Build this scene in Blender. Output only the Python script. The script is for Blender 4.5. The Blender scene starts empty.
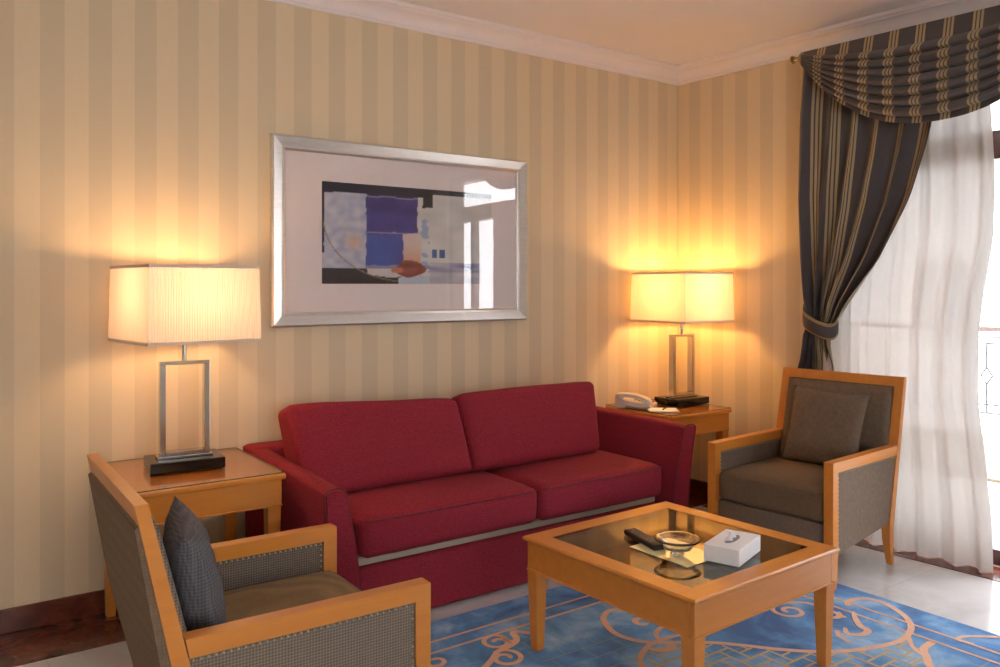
import bpy, bmesh, math, random
from mathutils import Vector, Matrix, noise
random.seed(7)
C = bpy.context.scene.collection
SC = bpy.context.scene
PI = math.pi

# ------------------------------------------------------------------ camera
cd = bpy.data.cameras.new('camera'); cam = bpy.data.objects.new('camera', cd); C.objects.link(cam)
cam.location = (0, 0, 1.36)
cam.rotation_euler = (PI/2, 0, -math.atan2(820, 1140))
cd.sensor_width = 36; cd.lens = 36*0.820; cd.shift_y = -0.0485; cd.clip_start = 0.05; cd.clip_end = 200
SC.camera = cam
# ------------------------------------------------------------------ view + world
SC.view_settings.view_transform = 'Standard'
try: SC.view_settings.look = 'None'
except Exception: pass
SC.view_settings.gamma = 1; SC.view_settings.use_curve_mapping = False
SC.view_settings.exposure = 0.55
W = bpy.data.worlds.new('daylight'); SC.world = W; W.use_nodes = True
bg = W.node_tree.nodes['Background']
bg.inputs[0].default_value = (0.90, 0.94, 1.0, 1); bg.inputs[1].default_value = 9.8
def area(name, loc, rot, sx, sy, power=0, col=(1,1,1), portal=False):
    l = bpy.data.lights.new(name, 'AREA'); l.shape = 'RECTANGLE'; l.size = sx; l.size_y = sy
    l.energy = power; l.color = col
    if portal: l.cycles.is_portal = True
    o = bpy.data.objects.new(name, l); C.objects.link(o); o.location = loc; o.rotation_euler = rot
    return o
# window wall frame of reference: corner, along-wall (towards the camera), inward
C0 = Vector((4.134, 3.725, 0)); U = Vector((.06, -1, 0)).normalized(); N = Vector((-1, -.06, 0)).normalized()
def WP(u, off, z): return C0 + U*u + N*off + Vector((0, 0, z))
WROT = math.atan2(U.y, U.x)
WIN_U0, WIN_U1, WIN_Z = 1.04, 3.24, 2.42
_p = WP((WIN_U0+WIN_U1)/2, -.16, WIN_Z/2)
area('window_portal', _p, (PI/2, 0, math.atan2(N.y, N.x)+PI/2), WIN_U1-WIN_U0, WIN_Z, portal=True)
area('rear_fill_portal', (-.05, -2.6, 1.5), (-PI/2, 0, 0), 1.9, 1.2, portal=True)  # portal for the added rear opening that supplies fill daylight
LAMP_COL = ((1.0, .62, .30), (1.0, .54, .155))

# ------------------------------------------------------------------ helpers
def lin(c):
    return tuple(((v/255)/12.92 if v/255 <= .04045 else ((v/255+.055)/1.055)**2.4) for v in c)
def newmat(name):
    m = bpy.data.materials.new(name); m.use_nodes = True
    nt = m.node_tree; b = nt.nodes['Principled BSDF']
    return m, nt, b
def nd(nt, t, **k):
    n = nt.nodes.new(t)
    for a, v in k.items(): setattr(n, a, v)
    return n
def mth(nt, op, a, b=None, c=None):
    n = nt.nodes.new('ShaderNodeMath'); n.operation = op
    for i, v in enumerate((a, b, c)):
        if v is None: continue
        if isinstance(v, (int, float)): n.inputs[i].default_value = v
        else: nt.links.new(v, n.inputs[i])
    return n.outputs[0]
def mixc(nt, f, a, b):
    n = nt.nodes.new('ShaderNodeMix'); n.data_type = 'RGBA'
    if isinstance(f, (int, float)): n.inputs[0].default_value = f
    else: nt.links.new(f, n.inputs[0])
    for i, v in ((6, a), (7, b)):
        if isinstance(v, tuple): n.inputs[i].default_value = (*v[:3], 1)
        else: nt.links.new(v, n.inputs[i])
    return n.outputs[2]
def ramp(nt, f, stops):
    r = nt.nodes.new('ShaderNodeValToRGB'); nt.links.new(f, r.inputs[0])
    e = r.color_ramp.elements
    while len(e) < len(stops): e.new(.5)
    for x, (p, c) in zip(e, stops): x.position = p; x.color = (*c[:3], 1)
    return r.outputs[0]
def coord(nt, kind='Object', scale=None, rot=None):
    t = nt.nodes.new('ShaderNodeTexCoord'); o = t.outputs[kind]
    if scale or rot:
        mp = nt.nodes.new('ShaderNodeMapping'); nt.links.new(o, mp.inputs[0])
        if scale: mp.inputs['Scale'].default_value = scale
        if rot: mp.inputs['Rotation'].default_value = rot
        o = mp.outputs[0]
    return o
def noise_t(nt, vec, scale, detail=4, rough=.5, dist=0):
    n = nt.nodes.new('ShaderNodeTexNoise'); nt.links.new(vec, n.inputs['Vector'])
    n.inputs['Scale'].default_value = scale; n.inputs['Detail'].default_value = detail
    n.inputs['Roughness'].default_value = rough; n.inputs['Distortion'].default_value = dist
    return n.outputs['Fac']
def bump(nt, b, h, strength=.3, dist=.01):
    n = nt.nodes.new('ShaderNodeBump'); n.inputs['Strength'].default_value = strength
    n.inputs['Distance'].default_value = dist; nt.links.new(h, n.inputs['Height'])
    nt.links.new(n.outputs[0], b.inputs['Normal'])
def setp(b, **k):
    names = dict(rough='Roughness', metal='Metallic', spec='Specular IOR Level', coat='Coat Weight', coatr='Coat Roughness', sheen='Sheen Weight', ior='IOR', trans='Transmission Weight')
    for a, v in k.items(): b.inputs[names[a]].default_value = v
def simple(name, col, rough=.5, var=.06, scale=30, **k):
    m, nt, b = newmat(name)
    f = noise_t(nt, coord(nt), scale)
    c = tuple(col)
    o = mixc(nt, f, tuple(v*(1-var) for v in c), tuple(min(1, v*(1+var)) for v in c))
    nt.links.new(o, b.inputs['Base Color']); setp(b, rough=rough, **k)
    return m

# ---- materials
def wallpaper():
    m, nt, b = newmat('striped_wallpaper')
    s = nd(nt, 'ShaderNodeSeparateXYZ'); nt.links.new(coord(nt, 'UV'), s.inputs[0])
    p = mth(nt, 'DIVIDE', mth(nt, 'SUBTRACT', s.outputs[0], .4198-17.62), .1762)
    fr = mth(nt, 'FRACT', p)
    dark = mth(nt, 'LESS_THAN', fr, .5)
    g = noise_t(nt, coord(nt, 'UV', (260, 8, 1)), 1, 2)
    base = mixc(nt, dark, lin((229, 207, 172)), lin((217, 196, 163)))
    col = mixc(nt, mth(nt, 'MULTIPLY', g, .12), base, lin((190, 165, 128)))
    nt.links.new(col, b.inputs['Base Color'])
    setp(b, spec=.35)
    nt.links.new(mth(nt, 'ADD', mth(nt, 'MULTIPLY', dark, .08), .52), b.inputs['Roughness'])
    return m
def marble(name, c1, c2, c3, scale=3, rough=.12, tile=None):
    m, nt, b = newmat(name); co = coord(nt)
    n1 = noise_t(nt, co, scale, 8, .6, 1.2); n2 = noise_t(nt, co, scale*5, 6, .65, .4)
    col = ramp(nt, n1, [(.3, c1), (.5, c2), (.7, c3)])
    col = mixc(nt, mth(nt, 'MULTIPLY', n2, .5), col, c1)
    if tile:
        s = nd(nt, 'ShaderNodeSeparateXYZ'); nt.links.new(co, s.inputs[0])
        def ln(o, off):
            f = mth(nt, 'FRACT', mth(nt, 'DIVIDE', mth(nt, 'ADD', o, off), tile))
            return mth(nt, 'LESS_THAN', f, .006)
        l = mth(nt, 'MAXIMUM', ln(s.outputs[0], 30.2), ln(s.outputs[1], 30.43))
        col = mixc(nt, mth(nt, 'MULTIPLY', l, .3), col, tuple(v*.45 for v in c1))
    nt.links.new(col, b.inputs['Base Color']); setp(b, rough=rough)
    return m
def wood(name, c1, c2, scale=(1, 12, 12), rough=.32):
    m, nt, b = newmat(name)
    v = coord(nt, 'Object', scale)
    f = noise_t(nt, v, 2.2, 6, .55, .6); g = noise_t(nt, v, 14, 3, .5)
    col = mixc(nt, f, c1, c2); col = mixc(nt, mth(nt, 'MULTIPLY', g, .18), col, tuple(x*.6 for x in c1))
    nt.links.new(col, b.inputs['Base Color']); setp(b, rough=rough, coat=.25, coatr=.18)
    return m
def weave(name, c1, c2, k=900, rough=.85, bs=.4, slub=None, mixn=.4, ns=60):
    m, nt, b = newmat(name); co = coord(nt)
    s = nd(nt, 'ShaderNodeSeparateXYZ'); nt.links.new(co, s.inputs[0])
    w = None
    for i in range(3):
        q = mth(nt, 'SINE', mth(nt, 'MULTIPLY', s.outputs[i], k))
        w = q if w is None else mth(nt, 'ADD', w, q)
    w = mth(nt, 'MULTIPLY_ADD', w, .25, .5)
    w = mth(nt, 'MINIMUM', mth(nt, 'MAXIMUM', w, 0), 1)
    n = noise_t(nt, coord(nt, 'Object', slub or (1, 1, 1)), ns, 4, .7)
    f = mth(nt, 'ADD', mth(nt, 'MULTIPLY', w, 1-mixn), mth(nt, 'MULTIPLY', n, mixn))
    nt.links.new(mixc(nt, f, c1, c2), b.inputs['Base Color'])
    setp(b, rough=rough, spec=.15, sheen=.02); bump(nt, b, f, bs, .002)
    return m
def metal(name, col, rough):
    m = simple(name, col, rough, .03, 12, metal=1.0); return m
def thin_glass(name, tint=(.992, .988, .984), ior=1.5, dark=None, rough=.0):
    m = bpy.data.materials.new(name); m.use_nodes = True; nt = m.node_tree
    for n in list(nt.nodes): nt.nodes.remove(n)
    out = nd(nt, 'ShaderNodeOutputMaterial'); mx = nd(nt, 'ShaderNodeMixShader')
    tr = nd(nt, 'ShaderNodeBsdfTransparent'); tr.inputs[0].default_value = (*tint, 1)
    gl = nd(nt, 'ShaderNodeBsdfGlossy'); gl.inputs['Roughness'].default_value = rough
    fr = nd(nt, 'ShaderNodeFresnel'); gm = nd(nt, 'ShaderNodeNewGeometry')
    nt.links.new(mth(nt, 'MULTIPLY_ADD', gm.outputs['Backfacing'], 1/ior-ior, ior), fr.inputs[0])
    nt.links.new(fr.outputs[0], mx.inputs[0]); nt.links.new(tr.outputs[0], mx.inputs[1]); nt.links.new(gl.outputs[0], mx.inputs[2])
    nt.links.new(mx.outputs[0], out.inputs[0])
    return m
def sheer_mat(name, opac, col, tl=.6):
    m = bpy.data.materials.new(name); m.use_nodes = True; nt = m.node_tree
    for n in list(nt.nodes): nt.nodes.remove(n)
    out = nd(nt, 'ShaderNodeOutputMaterial')
    d = nd(nt, 'ShaderNodeBsdfDiffuse'); t = nd(nt, 'ShaderNodeBsdfTranslucent'); x = nd(nt, 'ShaderNodeBsdfTransparent')
    g = noise_t(nt, coord(nt, 'UV', (1500, 40, 1)), 1, 2)
    c = mixc(nt, g, tuple(v*.95 for v in col), col)
    for q in (d, t): nt.links.new(c, q.inputs[0])
    m1 = nd(nt, 'ShaderNodeMixShader'); m1.inputs[0].default_value = tl
    nt.links.new(d.outputs[0], m1.inputs[1]); nt.links.new(t.outputs[0], m1.inputs[2])
    m2 = nd(nt, 'ShaderNodeMixShader'); m2.inputs[0].default_value = opac
    nt.links.new(x.outputs[0], m2.inputs[1]); nt.links.new(m1.outputs[0], m2.inputs[2])
    nt.links.new(m2.outputs[0], out.inputs[0])
    return m
def drape_mat():
    m, nt, b = newmat('striped_drape_fabric')
    s = nd(nt, 'ShaderNodeSeparateXYZ'); nt.links.new(coord(nt, 'UV'), s.inputs[0])
    f = mth(nt, 'FRACT', s.outputs[0])
    st = None
    for a, bb in ((.08, .165), (.215, .30), (.35, .435)):
        q = mth(nt, 'MULTIPLY', mth(nt, 'GREATER_THAN', f, a), mth(nt, 'LESS_THAN', f, bb))
        st = q if st is None else mth(nt, 'MAXIMUM', st, q)
    n = noise_t(nt, coord(nt, 'Object'), 300, 3)
    dk = mixc(nt, n, lin((76, 70, 72)), lin((98, 90, 89)))
    lt = mixc(nt, n, lin((172, 148, 108)), lin((202, 176, 132)))
    nt.links.new(mixc(nt, st, dk, lt), b.inputs['Base Color']); setp(b, rough=.6, spec=.3, sheen=.2)
    bump(nt, b, n, .2, .001)
    return m
MAT = dict(
    paper=wallpaper(),
    ceil=simple('ceiling_paint', lin((236, 231, 230)), .8, .02, 4),
    crown=simple('crown_paint', lin((238, 228, 226)), .45, .02, 6),
    floor=marble('pale_marble', lin((196, 192, 190)), lin((222, 219, 218)), lin((238, 236, 236)), 1.6, .16, .6),
    red=marble('red_marble', lin((70, 34, 24)), lin((110, 56, 40)), lin((146, 84, 64)), 6, .2),
    wood=wood('honey_wood', lin((214, 128, 44)), lin((236, 156, 68))),
    sofa=weave('burgundy_weave', lin((78, 6, 22)), lin((186, 60, 74)), 500, .8, .6, (1, 1, 2.5), .95, 95),
    piping=simple('burgundy_piping', lin((118, 26, 40)), .7),
    deck=simple('beige_platform_cloth', lin((188, 172, 150)), .7),
    chairf=weave('taupe_check_fabric', lin((60, 58, 66)), lin((160, 142, 120)), 800, .85, .5, None, .3),
    seatf=weave('brown_velvet', lin((100, 82, 62)), lin((166, 138, 102)), 1100, .8, .3, None, .4),
    brownf=weave('brown_wool', lin((96, 82, 70)), lin((146, 126, 108)), 500, .85, .3, None, .92),
    velvet=weave('brown_velour', lin((92, 74, 58)), lin((136, 112, 88)), 500, .8, .3, None, .95),
    backf=weave('woven_back_fabric', lin((106, 88, 72)), lin((152, 128, 102)), 700, .9, .4, None, .7),
    pillow=weave('blue_grey_check_fabric', lin((66, 68, 80)), lin((122, 118, 116)), 700, .8, .4, None, .35),
    nail=metal('brass_nails', (.60, .50, .34), .3),
    chrome=metal('brushed_chrome', (.62, .60, .58), .16),
    brass=metal('antique_brass', (.45, .38, .26), .25),
    blackmarble=marble('black_marble', lin((14, 14, 14)), lin((24, 22, 20)), lin((44, 40, 34)), 9, .08),
    silver=None,
    mat=simple('mount_board', lin((240, 226, 222)), .8, .01, 5),
    glass=thin_glass('clear_glass'),
    glassedge=simple('green_glass_edge', lin((96, 112, 84)), .15),
    smoked=thin_glass('smoked_glass', (.50, .49, .40), 1.6),
    white=simple('white_card', lin((248, 248, 250)), .6, .01),
    card=simple('yellow_card', lin((255, 246, 186)), .2, .01, coat=1.0, coatr=.04),
    black=simple('black_plastic', lin((22, 21, 22)), .3, .05),
    button=simple('grey_button', lin((120, 118, 118)), .5),
    phone=simple('beige_plastic', lin((214, 203, 190)), .4, .02),
    phonedark=simple('grey_keys', lin((110, 100, 92)), .5),
    redp=simple('red_plastic', lin((190, 60, 40)), .4),
    sheer=sheer_mat('sheer_voile', .982, lin((228, 220, 214)), .082),
    drape=drape_mat(),
    frame=wood('dark_mahogany', lin((58, 30, 26)), lin((82, 44, 38)), (12, 12, 1), .3),
    handrail=simple('handrail_wood', lin((60, 32, 22)), .5),
    iron=simple('wrought_iron', lin((13, 14, 17)), .6),
    terrace=simple('terrace_tile', lin((226, 224, 218)), .6),
    kerb=simple('tan_kerb', lin((84, 76, 50)), .7),
    facade=simple('facade_render', lin((214, 214, 212)), .8, .04, 2),
    pane=simple('dark_pane', lin((90, 104, 118)), .1, .05, 2),
)
def silver_leaf():
    m, nt, b = newmat('silver_leaf')
    n = noise_t(nt, coord(nt, 'Object', (3, 3, 30)), 6, 5, .6)
    nt.links.new(mixc(nt, n, (.62, .57, .52), (.86, .82, .78)), b.inputs['Base Color'])
    setp(b, metal=.85); nt.links.new(mth(nt, 'MULTIPLY_ADD', n, .25, .22), b.inputs['Roughness']); bump(nt, b, n, .15, .002)
    return m
MAT['silver'] = silver_leaf()

# ---- object helpers
def link(name, bm, mats, parent=None, smooth=False, auto=None):
    me = bpy.data.meshes.new(name)
    bmesh.ops.recalc_face_normals(bm, faces=bm.faces)
    bm.to_mesh(me); bm.free()
    for m in (mats if isinstance(mats, (list, tuple)) else [mats]): me.materials.append(m)
    if smooth:
        for p in me.polygons: p.use_smooth = True
        if auto:
            try: me.set_sharp_from_angle(angle=math.radians(auto))
            except Exception: pass
    o = bpy.data.objects.new(name, me); C.objects.link(o)
    if parent: o.parent = parent
    return o
def tag(o, label, cat, group=None):
    o['label'] = label; o['category'] = cat
    if group: o['group'] = group
    return o
def thing(name, label, cat, loc=(0, 0, 0), rotz=0, group=None):
    o = bpy.data.objects.new(name, None); C.objects.link(o); o.location = loc; o.rotation_euler = (0, 0, rotz)
    o.empty_display_size = .1
    return tag(o, label, cat, group)
def struct(name, bm, mats, parent=None, **k):
    o = link(name, bm, mats, parent, **k)
    if not parent: o['kind'] = 'structure'
    return o
def box(bm, x0, x1, y0, y1, z0, z1, bev=0, seg=2, mi=0, mat=None):
    r = bmesh.ops.create_cube(bm, size=1)
    vs = r['verts']
    for v in vs: v.co = Vector((x0+(v.co.x+.5)*(x1-x0), y0+(v.co.y+.5)*(y1-y0), z0+(v.co.z+.5)*(z1-z0)))
    es = list({e for v in vs for e in v.link_edges}); fs = list({f for v in vs for f in v.link_faces})
    for f in fs: f.material_index = mi
    if bev:
        r2 = bmesh.ops.bevel(bm, geom=es, offset=bev, segments=seg, affect='EDGES', profile=.5)
        vs = list({v for v in r2['verts']} | {v for v in vs if v.is_valid})
        for f in r2['faces']: f.material_index = mi
    if mat is not None:
        vv = {v for v in vs if v.is_valid}
        bmesh.ops.transform(bm, matrix=mat, verts=list(vv))
    return bm
def nb(): return bmesh.new()
def bx(*a, **k): return box(nb(), *a, **k)
def cyl(bm, p0, p1, r0, r1=None, n=16, cap=True):
    p0, p1 = Vector(p0), Vector(p1); r1 = r0 if r1 is None else r1
    d = (p1-p0); q = d.to_track_quat('Z', 'Y').to_matrix().to_4x4(); q.translation = (p0+p1)/2
    bmesh.ops.create_cone(bm, cap_ends=cap, segments=n, radius1=r0, radius2=r1, depth=d.length, matrix=q)
    return bm
def lathe(bm, prof, n=32, c=(0, 0, 0)):
    rings = []
    for r, z in prof:
        rings.append([bm.verts.new((c[0]+r*math.cos(2*PI*i/n), c[1]+r*math.sin(2*PI*i/n), c[2]+z)) for i in range(n)])
    for a, b in zip(rings, rings[1:]):
        for i in range(n): bm.faces.new((a[i], a[(i+1) % n], b[(i+1) % n], b[i]))
    return bm
def tube(bm, pts, r, n=8, closed=False):
    pts = [Vector(p) for p in pts]; rings = []; m = len(pts)
    for i, p in enumerate(pts):
        a = pts[(i-1) % m] if (closed or i > 0) else p; b = pts[(i+1) % m] if (closed or i < m-1) else p
        t = (b-a).normalized(); up = Vector((0, 0, 1)) if abs(t.z) < .95 else Vector((1, 0, 0))
        s = t.cross(up).normalized(); w = s.cross(t)
        rings.append([bm.verts.new(p+(s*math.cos(2*PI*k/n)+w*math.sin(2*PI*k/n))*r) for k in range(n)])
    for i in range(m if closed else m-1):
        a, b = rings[i], rings[(i+1) % m]
        for k in range(n): bm.faces.new((a[k], a[(k+1) % n], b[(k+1) % n], b[k]))
    if not closed:
        for rr in (rings[0], rings[-1]): bm.faces.new(rr)
    return bm
def loft(bm, rings, close=True, cap=True):
    R = [[bm.verts.new(p) for p in r] for r in rings]; n = len(R[0])
    for a, b in zip(R, R[1:]):
        for i in range(n if close else n-1): bm.faces.new((a[i], a[(i+1) % n], b[(i+1) % n], b[i]))
    if cap and close:
        for rr in (R[0], R[-1]): bm.faces.new(rr)
    return bm
def grid(bm, nu, nv, fn, uvf=None, mi=0):
    V = [[bm.verts.new(fn(i/nu, j/nv)) for j in range(nv+1)] for i in range(nu+1)]
    uvl = bm.loops.layers.uv.verify() if uvf else None
    for i in range(nu):
        for j in range(nv):
            f = bm.faces.new((V[i][j], V[i+1][j], V[i+1][j+1], V[i][j+1])); f.material_index = mi
            if uvf:
                for lp, (a, b) in zip(f.loops, ((i, j), (i+1, j), (i+1, j+1), (i, j+1))): lp[uvl].uv = uvf(a/nu, b/nv)
    return V
def rbox(sx, sy, sz, r, n=14, fn=None):
    """cushion-like rounded box centred on the origin, fn(p, a, b, c) displaces a point (a, b, c in -1..1)"""
    bm = nb(); bmesh.ops.create_cube(bm, size=2)
    bmesh.ops.subdivide_edges(bm, edges=bm.edges[:], cuts=n-1, use_grid_fill=True)
    H = Vector((sx/2, sy/2, sz/2))
    for v in bm.verts:
        a = Vector(v.co)
        # put more rows near the edges
        q = Vector([math.copysign(abs(c)**.6 if abs(c) < 1 else 1, c) for c in a])
        p = Vector([q[i]*H[i] for i in range(3)])
        inner = Vector([max(-(H[i]-r), min(H[i]-r, p[i])) for i in range(3)])
        d = p-inner
        if d.length > 1e-9: p = inner+d.normalized()*r
        if fn: p = fn(p, p.x/H.x, p.y/H.y, p.z/H.z)
        v.co = p
    return bm
def solid(o, t, off=0):
    m = o.modifiers.new('thickness', 'SOLIDIFY'); m.thickness = t; m.offset = off
    return o

# ================================================================== ROOM SHELL
XL, YF, ZC, YB = -2.2, -2.5, 2.782, 3.725
T = .2
def uvwall(p0, p1, z0, z1, uu0, thick_dir):
    bm = nb(); uvl = bm.loops.layers.uv.verify()
    p0, p1, th = Vector(p0), Vector(p1), Vector(thick_dir)
    L = (p1-p0).length
    def q(p, z): return Vector((p.x, p.y, z))
    fr = [q(p0, z0), q(p1, z0), q(p1, z1), q(p0, z1)]; bk = [v+th for v in fr]
    A = [bm.verts.new(v) for v in fr]; B = [bm.verts.new(v) for v in bk]
    uv = [(uu0, z0), (uu0+L, z0), (uu0+L, z1), (uu0, z1)]
    faces = [((0, 1, 2, 3), A, A)]
    f = bm.faces.new(A)
    for lp, w in zip(f.loops, uv): lp[uvl].uv = w
    f = bm.faces.new(B[::-1])
    for lp, w in zip(f.loops, uv[::-1]): lp[uvl].uv = w
    for i in range(4):
        j = (i+1) % 4
        f = bm.faces.new((A[j], A[i], B[i], B[j]))
        for lp, w in zip(f.loops, (uv[j], uv[i], uv[i], uv[j])): lp[uvl].uv = w
    return bm
def join(bms):
    out = nb()
    for b in bms:
        me = bpy.data.meshes.new('tmp'); b.to_mesh(me); b.free(); out.from_mesh(me); bpy.data.meshes.remove(me)
    return out
struct('wall_back', uvwall((XL, YB, 0), (C0.x+.3, YB, 0), 0, ZC, XL, (0, T, 0)), MAT['paper'])
UE = 6.26    # window wall length along U
TH = -N*T
c_uv = 4.0568-.0881
def wseg(u0, u1, z0, z1): return uvwall(WP(u0, 0, 0), WP(u1, 0, 0), z0, z1, c_uv+.06+u0, TH)
struct('wall_right', join([wseg(0, WIN_U0, 0, ZC), wseg(WIN_U1, UE, 0, ZC), wseg(WIN_U0, WIN_U1, WIN_Z, ZC)]), MAT['paper'])
struct('wall_left', uvwall((XL, YF, 0), (XL, YB, 0), 0, ZC, .3, (-T, 0, 0)), MAT['paper'])
RW = (-1.0, .9, .9, 2.1)  # opening added in the unseen front wall to let in fill daylight
struct('wall_front', join([uvwall((XL, YF, 0), (RW[0], YF, 0), 0, ZC, 0, (0, -T, 0)), uvwall((RW[1], YF, 0), (4.6, YF, 0), 0, ZC, 0, (0, -T, 0)),
    uvwall((RW[0], YF, 0), (RW[1], YF, 0), 0, RW[2], 0, (0, -T, 0)), uvwall((RW[0], YF, 0), (RW[1], YF, 0), RW[3], ZC, 0, (0, -T, 0))]), MAT['paper'])
struct('ceiling', bx(XL-T, 4.9, YF-T, YB+T, ZC, ZC+.15), MAT['ceil'])
struct('floor', bx(XL-T, 4.9, YF-T, YB+T, -.12, 0), MAT['floor'])
# red marble border inlaid in the floor and the baseboards
bm = nb(); box(bm, XL, 4.2, YB-.345, YB, 0, .003)
struct('trim_1', bm, MAT['red'])
bm = nb()
loft(bm, [[WP(.345, 0, 0), WP(.345, .205, 0), WP(.345, .205, .003), WP(.345, 0, .003)], [WP(UE, 0, 0), WP(UE, .205, 0), WP(UE, .205, .003), WP(UE, 0, .003)]])
struct('trim_2', bm, MAT['red'])
struct('baseboard_back', bx(XL, 4.12, YB-.016, YB, .003, .097, bev=.003), MAT['red'])
def wloft(u0, u1, prof):
    bm = nb(); loft(bm, [[WP(u, o, z) for o, z in prof] for u in (u0, u1)]); return bm
struct('baseboard_right', join([wloft(.016, WIN_U0-.07, [(0, .003), (.016, .003), (.016, .094), (.013, .097), (0, .097)]), wloft(WIN_U1+.07, UE, [(0, .003), (.016, .003), (.016, .094), (.013, .097), (0, .097)])]), MAT['red'])
struct('baseboard_left', bx(XL, XL+.016, YF, YB-.02, 0, .097), MAT['red'])
# crown moulding profile (offset from wall, z)
cz = 2.682
def crown_prof():
    p = [(0, cz), (.012, cz), (.014, cz+.010), (.020, cz+.014)]
    for i in range(9):
        a = i/8*PI/2
        p.append((.020+.052*(1-math.cos(a)), cz+.016+.052*math.sin(a)))
    p += [(.078, cz+.070), (.084, cz+.078), (.094, cz+.082), (.098, cz+.090), (.098, cz+.1005), (0, cz+.1005)]
    return p
def crown(pts_fn, name):
    bm = nb(); loft(bm, [[pts_fn(e, o, z) for o, z in crown_prof()] for e in (0, 1)])
    return struct(name, bm, MAT['crown'], smooth=True, auto=25)
def cb(e, o, z):
    return Vector((XL, YB-o, z)) if e == 0 else Vector((C0.x - o*1.06 + .0, YB-o, z))
crown(cb, 'trim_3')
def cr(e, o, z):
    return Vector((C0.x - o*1.06, YB-o, z)) if e == 0 else WP(UE, o, z)
crown(cr, 'trim_4')
crown(lambda e, o, z: Vector((XL+o, YF if e == 0 else YB-o, z)), 'trim_5')

# ---- the glazed terrace doors (window) in the window wall
def wbox(bm, u0, u1, o0, o1, z0, z1):
    loft(bm, [[WP(u0, o0, z0), WP(u0, o1, z0), WP(u0, o1, z1), WP(u0, o0, z1)], [WP(u1, o0, z0), WP(u1, o1, z0), WP(u1, o1, z1), WP(u1, o0, z1)]])
    return bm
bm = nb()
wbox(bm, WIN_U0, WIN_U0+.07, -.15, -.03, 0, WIN_Z); wbox(bm, WIN_U1-.07, WIN_U1, -.15, -.03, 0, WIN_Z)
wbox(bm, WIN_U0+.07, WIN_U1-.07, -.15, -.03, WIN_Z-.07, WIN_Z); wbox(bm, WIN_U0+.07, WIN_U1-.07, -.145, -.035, 1.972, 2.112)
wbox(bm, WIN_U0+.07, WIN_U1-.07, -.15, -.03, 0, .075)
wbox(bm, 2.08, 2.42, -.145, -.035, .075, 1.972); wbox(bm, 2.80, 2.86, -.115, -.055, .075, 1.972)
win = struct('window_1', bm, MAT['frame'])
for a, b_, c, d in ((WIN_U0+.07, 2.08, .075, 1.972), (2.42, 2.80, .075, 1.972), (2.86, WIN_U1-.07, .075, 1.972), (WIN_U0+.07, WIN_U1-.07, 2.112, WIN_Z-.07)):
    link('pane', wbox(nb(), a, b_, -.093, -.087, c, d), MAT['glass'], win)
bm = nb(); box(bm, RW[0], RW[1], YF-.12, YF-.04, RW[2], RW[2]+.07); box(bm, RW[0], RW[1], YF-.12, YF-.04, RW[3]-.07, RW[3])
for x in (RW[0], -.085, RW[1]-.07): box(bm, x, x+.07, YF-.12, YF-.04, RW[2]+.07, RW[3]-.07)
fill_win = struct('fill_window', bm, MAT['frame'])  # unseen window added behind the camera as a source of fill light
for x0, x1 in ((RW[0]+.07, -.085), (-.015, RW[1]-.07)):
    link('pane', bx(x0, x1, YF-.083, YF-.077, RW[2]+.07, RW[3]-.07), MAT['glass'], fill_win)

# ---- outside: terrace, railing, the building across
bm = wbox(nb(), -4, 6, -4.3, -.2, -.15, -.01)
o = struct('terrace_floor', bm, MAT['terrace'])
o = link('terrace_kerb', wbox(nb(), -4, 6, -3.7, -1.9, -.01, .012), MAT['kerb'])
tag(o, 'tan paved strip across the terrace beyond the sheer curtain', 'paving')
rl = thing('terrace_railing', 'wrought iron terrace railing with wooden handrail seen past the sheer curtain', 'railing', (0, 0, 0))
link('handrail', wbox(nb(), -2, 5.5, -4.17, -4.09, .92, .965), MAT['handrail'], rl)
bm = nb()
for z in (.86, .80, .22, .14): wbox(bm, -2, 5.5, -4.14, -4.12, z, z+.015)
for u in (-2, .5, 3, 5.4): wbox(bm, u, u+.03, -4.145, -4.115, -.01, .92)
link('rail_bars', bm, MAT['iron'], rl)
for k in range(22):
    u = -1.88+k*.32
    pts = [WP(u, -4.13, z) for z in (.155, .42)] + [WP(u+.05, -4.13, .50), WP(u, -4.13, .58), WP(u, -4.13, .80)]
    pts2 = [WP(u, -4.13, .42), WP(u-.05, -4.13, .50), WP(u, -4.13, .58)]
    bm = nb(); tube(bm, pts, .011, 6); tube(bm, pts2, .009, 6)
    link('baluster', bm, MAT['iron'], rl)
bt = thing('apartment_building', 'pale apartment building with rows of windows across from the terrace', 'building', (0, 0, 0))
link('wall', wbox(nb(), -14, 14, -17, -12, -9, 12), MAT['facade'], bt)
for i in range(9):
    for j in range(5):
        u = -12+i*2.7; z = -6+j*3.2
        f = link('window', wbox(nb(), u, u+1.2, -12.0, -11.95, z, z+1.5), MAT['facade'], bt)
        link('pane', wbox(nb(), u+.08, u+.56, -11.95, -11.93, z+.08, z+1.42), MAT['pane'], f)
        link('pane', wbox(nb(), u+.64, u+1.12, -11.95, -11.93, z+.08, z+1.42), MAT['pane'], f)

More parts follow.
